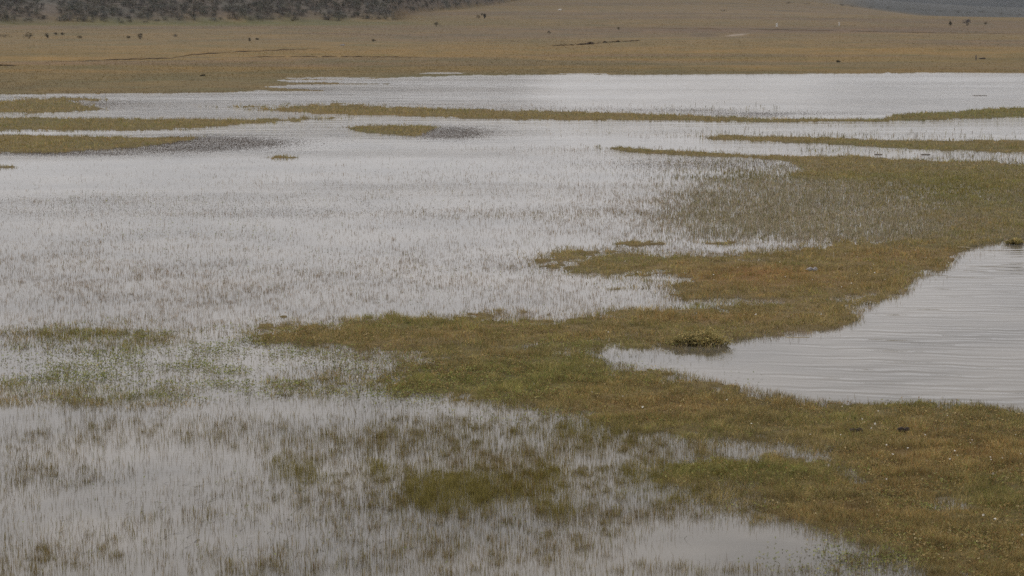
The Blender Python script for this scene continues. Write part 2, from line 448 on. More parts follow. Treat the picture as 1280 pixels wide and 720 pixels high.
def wnoise(scale, detail, stretch=(1, 1, 1), rot=0.0):
    mp = nd(nt, 'ShaderNodeMapping'); mp.inputs['Scale'].default_value = stretch; mp.inputs['Rotation'].default_value = (0, 0, rot)
    n = nd(nt, 'ShaderNodeTexNoise', i_Scale=scale, i_Detail=detail)
    nt.links.new(pos, mp.inputs[0]); nt.links.new(mp.outputs[0], n.inputs['Vector'])
    return n.outputs['Fac']


pl = nd(nt, 'ShaderNodeAttribute', attribute_name='pool').outputs['Fac']
open_ = nd(nt, 'ShaderNodeAttribute', attribute_name='open').outputs['Fac']
warp = wnoise(.35, 3)
warp2 = wnoise(1.3, 2)


def train(lx, ang, k):
    d = nd(nt, 'ShaderNodeVectorMath', operation='DOT_PRODUCT')
    nt.links.new(pos, d.inputs[0]); d.inputs[1].default_value = (math.sin(ang) * 2 * math.pi / lx, math.cos(ang) * 2 * math.pi / lx, 0)
    ph = mth('ADD', d.outputs['Value'], mth('ADD', mth('MULTIPLY', warp, k), mth('MULTIPLY', warp2, k * .35)))
    return mth('SINE', ph)


t1 = train(.52, R(6), 12.0)
t2 = train(.80, R(-4), 9.0)
t3 = train(.38, R(12), 14.0)
patch = mth('MULTIPLY', mth('MAXIMUM', mth('SUBTRACT', wnoise(.3, 3, (.4, 1, 1)), .3), .03), 4.2)
ripple = mth('ADD', mth('ADD', mth('MULTIPLY', t1, .0029), mth('MULTIPLY', t2, .0032)), mth('MULTIPLY', t3, .0019))
ripple = mth('MULTIPLY', mth('MULTIPLY', ripple, patch), pl)
fine = mth('MULTIPLY', wnoise(5.0, 3, (.6, 1.2, 1), R(8)), .0035)
fine3 = mth('MULTIPLY', wnoise(11.0, 3, (.45, 1.4, 1), R(14)), .0042)
fine2 = mth('MULTIPLY', wnoise(1.4, 2, (.5, 1.3, 1), R(-6)), .006)
gust = mth('MULTIPLY', mth('SUBTRACT', wnoise(.07, 3, (.35, 1.2, 1)), .33), 2.6)
gust = mth('MAXIMUM', gust, .12)
chop = mth('MULTIPLY', mth('MULTIPLY', mth('ADD', mth('ADD', fine, fine3), fine2), gust), mth('ADD', mth('MULTIPLY', open_, 3.6), .55))
farf = nd(nt, 'ShaderNodeAttribute', attribute_name='far').outputs['Fac']
long_ = mth('MULTIPLY', mth('MULTIPLY', mth('ADD', wnoise(.9, 3, (.4, 1, 1)), mth('MULTIPLY', wnoise(.3, 2, (.3, 1, 1)), 1.5)), .045), farf)
h = mth('ADD', mth('ADD', ripple, chop), long_)
bp = nd(nt, 'ShaderNodeBump', i_Strength=1.0, i_Distance=1.0)
nt.links.new(h, bp.inputs['Height'])
bs = nd(nt, 'ShaderNodeBsdfPrincipled')
bs.inputs['IOR'].default_value = 1.333
bs.inputs['Roughness'].default_value = .06
crw = nd(nt, 'ShaderNodeValToRGB')
crw.color_ramp.elements[0].position = .35; crw.color_ramp.elements[0].color = (.060, .055, .042, 1)
crw.color_ramp.elements[1].position = .65; crw.color_ramp.elements[1].color = (.15, .138, .115, 1)
nt.links.new(wnoise(.25, 5), crw.inputs[0])
nt.links.new(crw.outputs[0], bs.inputs['Base Color'])
nt.links.new(bp.outputs[0], bs.inputs['Normal'])
nt.links.new(bs.outputs[0], out.inputs['Surface'])
M_WATER = m

# ------------------------------------------------------------------ ground sheet (polar grid round the viewer)
ang_in = np.linspace(-14.5, 14.5, 760)
ang_out = np.concatenate([np.linspace(14.8, 30, 60), np.linspace(31, 180, 60)])
ang = np.concatenate([-ang_out[::-1], ang_in, ang_out])[1:]          # -180 left off, the fan closes on itself
ang = np.radians(ang)
rows_y = np.arange(1150, 100, -1.6)
rr = np.concatenate([[1.5, 3, 5, 8, 11, 14, 17], HCAM * FPX / (rows_y + 10), HCAM * FPX / (np.arange(100, 27, -.5) + 10), np.geomspace(612, 1500, 130), np.geomspace(1540, 6000, 24)])
rr = np.unique(rr)
AA, RR = np.meshgrid(ang, rr)
TX = RR * np.sin(AA); TY = RR * np.cos(AA)
TZ, TC, TH = terrain(TX, TY)

BAND = [  # photo-pixel bands of the plain: cy, half height, colour
]
PXs, PYs = to_px(TX, np.maximum(TY, 1), TZ)


def mixc(C, col, w):
    w = np.clip(w, 0, 1)[..., None]
    return C * (1 - w) + np.array(col) * w


def gauss(px, py, cx, cy, rx, ry):
    return np.exp(-1.4 * (((px - cx) / rx) ** 2 + ((py - cy) / ry) ** 2))


def plain_colour(px, py, x, y):
    return plain_col0(px, py, x, y) * (np.array((.72, .70, .68)) * (1 - .24 * ss(50, 5, py))[..., None])


def plain_col0(px, py, x, y):
    C = np.zeros(px.shape + (3,)) + np.array((.22, .168, .085))
    w = (fbm(x, y, 90, 3, 31) - .5) * 10 + (px - 640) * .004
    yy = py + w
    C = mixc(C, (.26, .178, .068), ss(48, 72, yy) * .85)
    C = mixc(C, (.15, .115, .05), ss(84, 92, yy) * .55)
    C = mixc(C, (.20, .158, .092), gauss(px, yy, 300, 40, 900, 14) * .7)
    C = mixc(C, (.26, .20, .12), gauss(px, yy, 900, 18, 420, 11) * .9)
    C = mixc(C, (.17, .125, .095), gauss(px, yy, 1000, 37, 500, 4) * .8)
    C = mixc(C, (.13, .14, .06), gauss(px, py, 250, 29, 330, 3.6) * .95)
    st = fbm(x / 5, y, 14, 4, 41); st2 = fbm(x / 4, y, 30, 3, 43)
    C = mixc(C, (.27, .185, .065), ss(.5, .62, st) * .45 * ss(34, 60, py))
    C = mixc(C, (.17, .13, .10), ss(.52, .64, st2) * .5)
    C = mixc(C, (.16, .14, .065), ss(.55, .68, 1 - st) * .5 * ss(60, 80, py))
    C = mixc(C, (.13, .11, .05), ss(.55, .7, fbm(x, y, 30, 3, 51)) * .5 * ss(45, 80, py))
    C = mixc(C, (.36, .32, .28), ss(.35, .75, gauss(px, py + (px - 925) * .13, 925, 43, 24, 1.9) * (0.35 + 1.3 * fbm(x, y, 7, 4, 61))) * .75)
    C = mixc(C, (.14, .11, .085), ss(.3, .6, gauss(px, py, 880, 44, 26, 3.0)) * .5)
    return C


farw = ss(215, 235, RR)
matC = np.zeros(TX.shape + (3,)) + np.array((.13, .10, .045))
matC = mixc(matC, (.09, .085, .03), lookup(LUSH, *to_px(TX, np.maximum(TY, 1))))
matC = mixc(matC, (.15, .085, .035), lookup(RUST, *to_px(TX, np.maximum(TY, 1))) * .7)
matC = mixc(matC, (.06, .045, .03), 1 - ss(.3, .7, TC))
pc = plain_colour(PXs, PYs, TX, TY)
GC = matC * (1 - farw[..., None]) + pc * farw[..., None]
GC = mixc(GC, (.10, .085, .07), ss(0, 6, TH))
GC = mixc(GC, (.045, .048, .047), ss(1000, 1300, RR) * ss(1000, 1100, PXs))
col4 = np.concatenate([GC, np.ones(GC.shape[:2] + (1,))], -1)

nr, na = TX.shape
V = np.stack([TX, TY, TZ], -1).reshape(-1, 3)
idx = np.arange(nr * na).reshape(nr, na)
nxt = np.roll(idx, -1, axis=1)
Q = np.stack([idx[:-1], nxt[:-1], nxt[1:], idx[1:]], -1).reshape(-1, 4)
Q = Q[:, ::-1]
g = mesh_np('ground', V, Q, M_GROUND, {'col': ('FLOAT_COLOR', col4.reshape(-1, 4))}, smooth=True)
tag(g, kind='structure')

# ------------------------------------------------------------------ water sheet
wa = np.radians(np.concatenate([np.linspace(-80, -15, 60), np.linspace(-14.5, 14.5, 330), np.linspace(15, 80, 60)]))
wr = HCAM * FPX / (np.arange(1150, 82, -3.0) + 10)
A2, R2 = np.meshgrid(wa, wr)
WX = R2 * np.sin(A2); WY = R2 * np.cos(A2)
wpx, wpy = to_px(WX, WY)
plv = ss(-25, 40, lookup(pool, wpx, wpy)) * (.10 + .90 * ss(900, 1220, wpx))
opv = np.clip(ss(190, 150, wpy) + .5 * gauss(wpx, wpy, 170, 620, 300, 60) + .5 * gauss(wpx, wpy, 250, 540, 300, 50), 0, 1)
opv = np.maximum(opv, .30 * ss(300, 240, wpy))
nr, na = WX.shape
idx = np.arange(nr * na).reshape(nr, na)
Q = np.stack([idx[:-1, :-1], idx[:-1, 1:], idx[1:, 1:], idx[1:, :-1]], -1).reshape(-1, 4)[:, ::-1]
w = mesh_np('water', np.stack([WX, WY, 0 * WX], -1).reshape(-1, 3), Q, M_WATER,
            {'far': ('FLOAT', ss(200, 150, wpy).ravel()), 'pool': ('FLOAT', plv.ravel()), 'open': ('FLOAT', opv.ravel())}, smooth=True)
tag(w, kind='structure')


# ------------------------------------------------------------------ blades
def blades(base, h, wd, yaw, lean, col, two=False):
    """base (n,3), height, width, lean (n,2) horizontal tip offset, col (n,3) -> V, F, C"""
    n = len(base)
    dx = np.cos(yaw) * wd / 2; dy = np.sin(yaw) * wd / 2
    b0 = base + np.stack([-dx, -dy, 0 * dx], -1); b1 = base + np.stack([dx, dy, 0 * dx], -1)
    tip = base + np.stack([lean[:, 0], lean[:, 1], h], -1)
    if not two:
        V = np.stack([b0, b1, tip], 1).reshape(-1, 3)
        F = np.arange(3 * n).reshape(n, 3)
        C = np.repeat(col, 3, 0)
    else:
        mid = base + np.stack([lean[:, 0] * .3, lean[:, 1] * .3, h * .6], -1)
        o = np.stack([dx * .8, dy * .8, 0 * dx], -1)
        V = np.stack([b0, b1, mid - o, mid + o, tip], 1).reshape(-1, 3)
        k = (np.arange(n) * 5)[:, None]
        F = np.concatenate([k + [0, 1, 3], k + [0, 3, 2], k + [2, 3, 4]], 1).reshape(-1, 3)
        C = np.repeat(col, 5, 0)
    return V, F, np.concatenate([C, np.ones((len(C), 1))], 1)


def sample(n, xa, xb, ya, yb):
    px = rng.uniform(xa, xb, n); py = rng.uniform(ya, yb, n)
    x, y = ground_pt(px, py)
    return px, py, x, y


def clumpify(x, y, frac, size, rad):
    """pull a share of the points towards clump centres on a jittered lattice"""
    gx_ = np.floor(x / size); gy_ = np.floor(y / size)
    hx = _T[gx_.astype(int) & 255, gy_.astype(int) & 255]; hy = _T[(gx_.astype(int) + 77) & 255, (gy_.astype(int) + 31) & 255]
    cx = (gx_ + hx) * size; cy = (gy_ + hy) * size
    n = len(x)
    m_ = rng.random(n) < frac
    a = rng.uniform(0, 2 * math.pi, n); r_ = rad * np.sqrt(rng.random(n))
    return np.where(m_, cx + r_ * np.cos(a), x), np.where(m_, cy + r_ * np.sin(a), y)


def pick(palette, n, weights):
    p = np.array(palette, float)
    k = rng.choice(len(p), n, p=np.array(weights) / sum(weights))
    return p[k] * rng.uniform(.6, 1.4, (n, 1))


def join(parts):
    Vs, Fs, Cs = [], [], []
    o = 0
    for V, F, C in parts:
        Vs.append(V); Fs.append(F + o); Cs.append(C); o += len(V)
    return np.concatenate(Vs), np.concatenate(Fs), np.concatenate(Cs)


XA, XB = -260, 1540

# --- turf on the mats
NT = int((XB - XA) * (860 - 118) * 1.9)
px, py, x, y = sample(NT, XA, XB, 118, 860)
c = lookup(COVER, px, py)
hal = lookup(HALO, px, py)
c = np.maximum(c, 1.5 * hal * ss(.05, .5, hal) * np.clip(fbm(x, y, .5, 3, 77) * 2.6 - .75, 0, 1))
patchy = .55 + .9 * fbm(x, y, .6, 3, 71)
keep = rng.random(NT) < np.clip(c, 0, 1) ** 1.3 * np.clip(patchy, 0, 1)
px, py, x, y, c = px[keep], py[keep], x[keep], y[keep], c[keep]
n = len(x)
d = np.hypot(x, y)
z = terrain(x, y)[0]
z = np.where(z < 0, -.006, z)
lush = lookup(LUSH, px, py) + (fbm(x, y, 1.5, 4, 81) - .5) * 2.0
rust = lookup(RUST, px, py) + (fbm(x, y, 1.2, 4, 91) - .5) * 2.2
colr = pick([(.27, .195, .080), (.19, .16, .062), (.29, .23, .12), (.15, .13, .055)], n, [4, 4, 2, 2])
colg = pick([(.17, .165, .050), (.22, .205, .07), (.125, .145, .045), (.23, .19, .075)], n, [4, 3, 2, 3])
colu = pick([(.27, .165, .060), (.23, .13, .055), (.30, .20, .075)], n, [4, 3, 2])
u = rng.random(n)
C = np.where((u < np.clip(lush, .04, .85))[:, None], colg, colr)
u = rng.random(n)
C = np.where((u < np.clip(rust * .35, 0, .5))[:, None], colu, C) * np.array([1.50, 1.54, 1.58]) * (.42 + 1.10 * fbm(x, y, .32, 3, 95))[:, None]  # noise mottles the blade tone; its dark patches also paint in shaded gaps
far_tall = 1 + .5 * ss(90, 170, d)
tuft = fbm(x, y, .45, 2, 101)
hgt = rng.uniform(.03, .10, n) * (.15 + 2.6 * tuft ** 1.6) * far_tall
wd = np.maximum(.0045, .00020 * d) * rng.uniform(.7, 1.5, n)
ln = rng.normal(0, .5, (n, 2)) * hgt[:, None]
yaw = rng.uniform(0, math.pi, n)
P = np.stack([x, y, z - .005], -1)
V, F, C4 = blades(P, hgt, wd, yaw, ln, C)
o = mesh_np('turf', V, F, M_TURF, {'col': ('FLOAT_COLOR', C4)})
tag(o, 'short olive and ochre turf covering the mats between the pools', 'turf', kind='stuff')
print('turf blades', n)

# --- reeds standing in water
NR = int((XB - XA) * (860 - 122) * 1.9)
px, py, x, y = sample(NR, XA, XB, 122, 860)
dn = np.hypot(x, y)
x, y = clumpify(x, y, .35, .45, .10)
px, py = to_px(x, y)
q = lookup(REED, px, py)
qn = fbm(x, y, 1.6, 4, 111); qn2 = fbm(x, y, .35, 2, 121)
q = q * np.clip((qn - .25) * 2.6, 0, 2) * (.5 + 1.0 * qn2) * ss(560, 470, py) * .55 + q * np.clip((qn - .25) * 2.6, 0, 2) * (.5 + 1.0 * qn2) * (1 - ss(560, 470, py)) + q * .3 * ss(560, 470, py)
q = q * np.where((px > 760) & (py < 310), np.clip(.25 + 1.5 * fbm(x / 2.5, y, 3.5, 4, 171), 0, 1.6), 1)
q = q * .8 + .2 * lookup(REED, px, py) * ss(470, 560, py)
hal = lookup(HALO, px, py)
q = np.maximum(q, 1.1 * ss(.02, .5, hal) * np.clip((qn - .25) * 2.6, 0.1, 1.5))
lsh = lookup(LUSH, px, py) + lookup(LP, px, py)
q = q * (.85 + .9 * lsh)
q = np.maximum(q, lookup(LP, px, py) * (.55 + .9 * qn2))
fac = np.interp(py, [200, 300, 430, 540, 700], [.95, .80, .55, .40, .36])
keep = rng.random(NR) < np.clip(q, 0, 2.6) * fac
keep &= (py > 122)
px, py, x, y, lsh = px[keep], py[keep], x[keep], y[keep], lsh[keep]
n = len(x); d = np.hypot(x, y)
hgt = rng.uniform(.04, .165, n) * (.6 + .8 * fbm(x, y, 1.0, 2, 131)) * (1 + .35 * np.clip(lookup(LP, px, py), 0, 1)) * np.interp(d, [30, 45, 60, 100, 170], [.95, .8, .62, .62, .8])
C = pick([(.19, .15, .095), (.145, .105, .075), (.24, .19, .12), (.15, .14, .06)], n, [4, 3, 2, 3])
Cg = pick([(.25, .21, .065), (.30, .26, .09), (.19, .17, .06)], n, [3, 2, 2])
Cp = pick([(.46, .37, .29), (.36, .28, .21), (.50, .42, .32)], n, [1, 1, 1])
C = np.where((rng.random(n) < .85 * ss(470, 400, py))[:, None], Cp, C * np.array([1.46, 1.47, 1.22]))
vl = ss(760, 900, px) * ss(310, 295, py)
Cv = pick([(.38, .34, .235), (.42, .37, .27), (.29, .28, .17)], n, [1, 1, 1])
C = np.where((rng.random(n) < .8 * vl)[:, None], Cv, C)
C = np.where((rng.random(n) < np.clip(lsh, .06, .92))[:, None], Cg, C)
rs = lookup(RUST, px, py)
Cu = pick([(.22, .13, .05), (.18, .11, .05)], n, [1, 1])
C = np.where((rng.random(n) < np.clip(rs * .5, 0, .5))[:, None], Cu, C)
wd = np.maximum(.0044, .000095 * d) * rng.uniform(.6, 1.4, n)
wd = wd * (1 + .9 * vl); hgt = hgt * (1 + .55 * vl)
ln = rng.normal(0, .17, (n, 2)) * hgt[:, None]
bent = rng.random(n) < .05
ln[bent] *= 5
P = np.stack([x, y, np.full(n, -.01)], -1)
nf = 90
fpx = rng.uniform(60, 520, nf); fpy = rng.uniform(600, 700, nf)
fx, fy = ground_pt(fpx, fpy)
fa = rng.normal(.9, .25, nf); fl_ = rng.uniform(.10, .34, nf)
P = np.concatenate([P, np.stack([fx, fy, np.full(nf, .004)], -1)])
ln = np.concatenate([ln, np.stack([np.cos(fa) * fl_, np.sin(fa) * fl_], -1)])
hgt = np.concatenate([hgt, rng.uniform(.004, .03, nf)]); wd = np.concatenate([wd, np.full(nf, .012)])
C = np.concatenate([C, np.tile([[.05, .045, .035]], (nf, 1))]); n += nf
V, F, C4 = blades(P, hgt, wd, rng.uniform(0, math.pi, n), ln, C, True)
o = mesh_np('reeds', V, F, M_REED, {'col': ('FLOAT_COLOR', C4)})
tag(o, 'thin dry brown and olive stems standing in the shallow water', 'reeds', kind='stuff')
print('reeds', n)

# --- dark drowned stubble
ND_ = int((XB - XA) * (330 - 100) * 16)
px, py, x, y = sample(ND_, XA, XB, 100, 330)
q = lookup(DARK, px, py) * (.5 + fbm(x, y, 3, 3, 141))
keep = rng.random(ND_) < np.clip(q, 0, 1)
x, y = x[keep], y[keep]
n = len(x); d = np.hypot(x, y)
C = pick([(.13, .105, .095), (.17, .14, .12), (.12, .115, .08)], n, [3, 2, 1])
hgt = rng.uniform(.008, .026, n)
P = np.stack([x, y, np.full(n, -.008)], -1)
V, F, C4 = blades(P, hgt, .00034 * d * rng.uniform(.6, 1.3, n), rng.uniform(0, math.pi, n), rng.normal(0, .02, (n, 2)), C)
o = mesh_np('drowned_stubble', V, F, M_REED, {'col': ('FLOAT_COLOR', C4)})
tag(o, 'dark drowned plant stubble just breaking the surface behind the far tongues', 'water plants', kind='stuff')


# --- leafy water plants: little rosettes of flat leaves
def leaf_bits(x, y, z, size, col, k=3, up=.6):
    n = len(x)
    parts = []
    for i in range(k):
        a = rng.uniform(0, 2 * math.pi, n)
        s = size * rng.uniform(.5, 1.2, n)
        el = rng.uniform(.0, up, n)
        dx = np.cos(a) * np.cos(el); dy = np.sin(a) * np.cos(el); dz = np.sin(el)
        w_ = s * .32
        p0 = np.stack([x, y, z], -1)
        mid = p0 + np.stack([dx * s * .55, dy * s * .55, dz * s * .6 + .1 * s], -1)
        sx = np.stack([-dy * w_, dx * w_, 0 * dx], -1)
        tip = p0 + np.stack([dx * s, dy * s, dz * s], -1)
        V = np.stack([p0, mid - sx, tip, mid + sx], 1).reshape(-1, 3)
        kk = (np.arange(n) * 4)[:, None]
        F = np.concatenate([kk + [0, 1, 2], kk + [0, 2, 3]], 1).reshape(-1, 3)
        C = np.repeat(col, 4, 0)
        parts.append((V, F, np.concatenate([C, np.ones((len(C), 1))], 1)))
    return join(parts)


NL = int((XB - XA) * (860 - 200) * .8)
px, py, x, y = sample(NL, XA, XB, 200, 860)
q = lookup(LEAF, px, py) * np.clip((fbm(x, y, .8, 3, 151) - .3) * 3, 0, 2)
keep = rng.random(NL) < np.clip(q, 0, 1) * .62
px, py, x, y = px[keep], py[keep], x[keep], y[keep]
n = len(x)
z = np.maximum(terrain(x, y)[0], 0) + .008 + rng.uniform(0, .05, n) * (lookup(COVER, px, py) < .9)
C = pick([(.27, .30, .095), (.22, .25, .075), (.34, .34, .13), (.12, .125, .06), (.33, .27, .12)], n, [4, 3, 2, 2, 2])
Ct = pick([(.30, .22, .09), (.36, .28, .13), (.20, .20, .07), (.26, .16, .07), (.12, .10, .05), (.45, .38, .22)], n, [4, 3, 3, 2, 3, 1])
C = np.where((rng.random(n) < ss(.5, .8, lookup(COVER, px, py)) * (1 - .6 * np.clip(lookup(LUSH, px, py), 0, 1)))[:, None], Ct, C)
z = z + rng.uniform(0, .05, n) * (lookup(COVER, px, py) > .5)
d = np.hypot(x, y)
V, F, C4 = leaf_bits(x, y, z, .026 + .0003 * d, C, 3, 1.2)
o = mesh_np('pondweed', V, F, M_TURF, {'col': ('FLOAT_COLOR', C4)})
tag(o, 'small green leafy water plants speckling the shallow water at left', 'water plants', kind='stuff')
print('leaves', n)

# --- dry grass of the plain beyond the lake
NP_ = int((XB - XA) * 90 * 1.7)
px = rng.uniform(XA, XB, NP_); dd = HCAM * FPX / (rng.uniform(24, 122, NP_) + 10)
x, y = dd * (px - 640) / FPX, dd
z, cc, hl = terrain(x, y)
keep = (cc > .8) & (hl <= 2) & (z > .02) & (rng.random(NP_) < np.clip((fbm(x, y, 25, 4, 161) - .25) * 1.6, .15, .8))
x, y, z, px, d = x[keep], y[keep], z[keep], px[keep], dd[keep]
n = len(x)
_, py = to_px(x, y, z)
C = plain_colour(px, py, x, y) * rng.uniform(1.1, 1.45, (n, 1))
hgt = rng.uniform(.03, .09, n)
V, F, C4 = blades(np.stack([x, y, z - .01], -1), hgt, .00030 * d * rng.uniform(.5, 1.5, n), rng.normal(0, .5, n), rng.normal(0, .08, (n, 2)), C)
o = mesh_np('dry_grass', V, F, M_TURF, {'col': ('FLOAT_COLOR', C4)})
tag(o, 'short dry golden grass covering the plain beyond the water', 'grass', kind='stuff')
print('plain', n)


# ------------------------------------------------------------------ shrubs
def shrub_cloud(nl, w, h, leaf, pal, wts, seed):
    """leaf cloud of one shrub round the origin, width w, height h"""
    r_ = np.random.default_rng(seed)
    nb = 7
    bc = np.stack([r_.normal(0, .24, nb) * w, r_.normal(0, .24, nb) * w, r_.uniform(.3, .75, nb) * h], -1)
    br = r_.uniform(.16, .30, nb)
    k = r_.integers(0, nb, nl)
    v = r_.normal(0, 1, (nl, 3)); v /= np.linalg.norm(v, axis=1)[:, None]
    rad = r_.uniform(.55, 1.05, nl) ** .5
    p = bc[k] + v * rad[:, None] * br[k][:, None] * np.array([w, w, h * 1.1])
    p[:, 2] = np.clip(p[:, 2], .02 * h, h * 1.05)
    a = r_.uniform(0, 2 * math.pi, nl); el = r_.normal(.3, .7, nl)
    s = leaf * r_.uniform(.5, 1.4, nl)
    d1 = np.stack([np.cos(a) * np.cos(el), np.sin(a) * np.cos(el), np.sin(el)], -1) * s[:, None]
    b = a + math.pi / 2 + r_.normal(0, .5, nl)
    d2 = np.stack([np.cos(b), np.sin(b), r_.normal(0, .5, nl)], -1) * (s * .32)[:, None]
    V = np.stack([p - d1, p + d2, p + d1, p - d2], 1).reshape(-1, 3)
    kk = (np.arange(nl) * 4)[:, None]
    F = np.concatenate([kk + [0, 1, 2], kk + [0, 2, 3]], 1).reshape(-1, 3)
    pa = np.array(pal)[r_.choice(len(pal), nl, p=np.array(wts) / sum(wts))] * r_.uniform(.65, 1.35, (nl, 1))
    C = np.repeat(pa, 4, 0)
    return V, F, np.concatenate([C, np.ones((len(C), 1))], 1)


def sticks(ns, w, h, th, col, seed):
    r_ = np.random.default_rng(seed)
    parts = []
    for i in range(ns):
        a = r_.uniform(0, 2 * math.pi)
        e_ = np.array([math.cos(a) * w * r_.uniform(.1, .42), math.sin(a) * w * r_.uniform(.1, .42), h * r_.uniform(.6, .98)])
        p0 = np.array([r_.normal(0, .05) * w, r_.normal(0, .05) * w, -.05])
        m_ = (p0 + e_) / 2 + r_.normal(0, .05, 3) * w
        pts = [p0, m_, e_]; rad = [th, th * .7, th * .25]
        ring = []
        for p, q_ in zip(pts, rad):
            for j in range(4):
                t = j * math.pi / 2
                ring.append(p + np.array([math.cos(t) * q_, math.sin(t) * q_, 0]))
        V = np.array(ring)
        F = []
        for s in range(2):
            for j in range(4):
                A = s * 4 + j; B = s * 4 + (j + 1) % 4
                F += [[A, B, B + 4], [A, B + 4, A + 4]]
        parts.append((V, np.array(F), np.tile(np.array(list(col) + [1.0]), (12, 1))))
    return join(parts)


PAL_SC = [(.075, .082, .065), (.11, .112, .09), (.16, .15, .13), (.055, .058, .05)]
variants = [join([shrub_cloud(230, 1.0, 1.0, .075, PAL_SC, [4, 3, 2, 2], 200 + i), sticks(7, 1.0, 1.05, .016, (.20, .18, .16), 300 + i)]) for i in range(6)]
# the mass of scrub over the hillside
sx_, sy_ = [], []
gpx = np.arange(-700, 700, 4.2)
parts = []
cnt = 0
for dd_ in np.arange(474, 1150, 2.1):
    if dd_ > 720 and int(dd_ * 10) % 2: continue
    step = 1.45
    xs = np.arange(-.24 * dd_, .03 * dd_, step) + rng.uniform(-.7, .7, len(np.arange(-.24 * dd_, .03 * dd_, step)))
    ys = dd_ + rng.uniform(-1, 1, len(xs))
    z, _, hl = terrain(xs, ys)
    _, pyy = to_px(xs, ys, z)
    pxx, _ = to_px(xs, ys, z)
    bare = gauss(pxx, pyy, 60 + (pyy - 10) * .5, 8, 14, 30)
    k = (hl > .5) & (hl < 70) & (pyy > -45) & (rng.random(len(xs)) > bare * 1.3) & (rng.random(len(xs)) < np.where(hl < 4, .55, .93))
    k &= (rng.random(len(xs)) < np.interp(dd_, [560, 700, 900], [1, .9, .6]))
    for X_, Y_, Z_ in zip(xs[k], ys[k], z[k]):
        Vv, Fv, Cv = variants[cnt % 6]
        a = random.uniform(0, 6.28); s = random.uniform(.9, 2.2); hh = s * random.uniform(.5, .85)
        ca, sa = math.cos(a) * s, math.sin(a) * s
        W_ = np.stack([Vv[:, 0] * ca - Vv[:, 1] * sa + X_, Vv[:, 0] * sa + Vv[:, 1] * ca + Y_, Vv[:, 2] * hh + Z_ - .05], -1)
        t_ = random.uniform(.65, 1.4)
        C_ = Cv.copy(); C_[:, :3] *= np.array([t_ * random.uniform(.92, 1.12), t_, t_ * random.uniform(.9, 1.12)])
        parts.append((W_, Fv, C_)); cnt += 1
V, F, C4 = join(parts)
o = mesh_np('scrub', V, F, M_SHRUB, {'col': ('FLOAT_COLOR', C4)})
tag(o, 'dense dark grey green scrub covering the hillside behind the plain', 'scrub', kind='stuff')
print('scrub', cnt)


def empty(name, loc, rz=0.0):
    o = bpy.data.objects.new(name, None); COL.objects.link(o)
    o.location = loc; o.rotation_euler = (0, 0, rz); o.empty_display_size = .3
    return o


def shrub(px, py, wpx, hpx, label, seed, pal=None, group='lone shrubs on the far plain', name='shrub', nl=None):
    p, t = place(px, py)
    m_ = t / FPX
    w_, h_ = wpx * m_, hpx * m_
    root = empty(name, p)
    pal = pal or [(.075, .068, .045), (.10, .085, .06), (.055, .055, .04)]
    V, F, C = shrub_cloud(nl or 260, w_, h_, max(.09 * h_, .06), pal, [3, 2, 2][:len(pal)], seed)
    V[:, 2] -= .03
    mesh_np('foliage', V, F, M_SHRUB, {'col': ('FLOAT_COLOR', C)}, parent=root)
    V, F, C = sticks(7, w_, h_, .02 * h_ + .004, (.10, .085, .065), seed + 50)
    mesh_np('stem', V, F, M_SHRUB, {'col': ('FLOAT_COLOR', C)}, parent=root)
    tag(root, label, 'shrub', group)
    return root


SH = [
    (6, 47, 15, 5, 'dark low shrub at the left end of the row on the plain'),
    (36, 48, 16, 8, 'largest dark bushy shrub in the left row on the plain'),
    (60, 48, 6, 7, 'narrow upright dark shrub right of the largest left one'),
    (70, 44, 6, 4, 'small dark round shrub, left one of a close pair'),
    (78, 44, 5, 4, 'small dark round shrub, right one of a close pair'),
    (100, 48, 7, 4, 'low olive shrub standing alone between the pair and the tall one'),
    (175, 49, 8, 8, 'dark shrub with spreading top standing alone mid left plain'),
    (160, 48, 4, 4, 'tiny faint shrub just left of the spreading one'),
    (219, 46, 6, 4, 'low dark shrub on bare ground below the wide scrub'),
    (312, 52, 4, 5, 'thin dark shrub on the plain, left one of a pair'),
    (322, 50, 6, 3, 'flat dark shrub on the plain, right one of a pair'),
    (467, 52, 5, 4, 'small dark shrub on the plain below the scrub corner'),
    (546, 33, 8, 6, 'round dark shrub alone just right of the scrub corner'),
    (598, 23, 7, 5, 'low pale brown shrub beside the taller dark one'),
    (606, 23, 6, 8, 'taller dark shrub of the two under the scrub tip'),
    (687, 42, 4, 4, 'tiny dark shrub in the centre of the plain'),
    (773, 37, 5, 4, 'small dark shrub above the long dark bank'),
    (1188, 32, 4, 7, 'slim brown shrub left of the big grey bush'),
    (1209, 32, 13, 9, 'large grey cone shaped bush near the far right edge'),
    (1232, 31, 7, 4, 'low dark shrub right of the big grey bush'),
    (1048, 78, 6, 3, 'small flat dark shrub by the far right shore'),
    (254, 95, 6, 2.5, 'small dark tuft on the golden grass near the left shore'),
    (1198, 16, 8, 4, 'dark shrub on the skyline of the far right plain'),
    (905, 14, 6, 2.5, 'dim low shrub on the pale upper plain right of centre'),
]
for i, (a, b, c_, d_, L) in enumerate(SH):
    pal = [(.10, .095, .10), (.075, .07, .075), (.14, .13, .135)] if 'grey cone' in L else None
    shrub(a, b, c_, d_, L, 500 + i, pal)
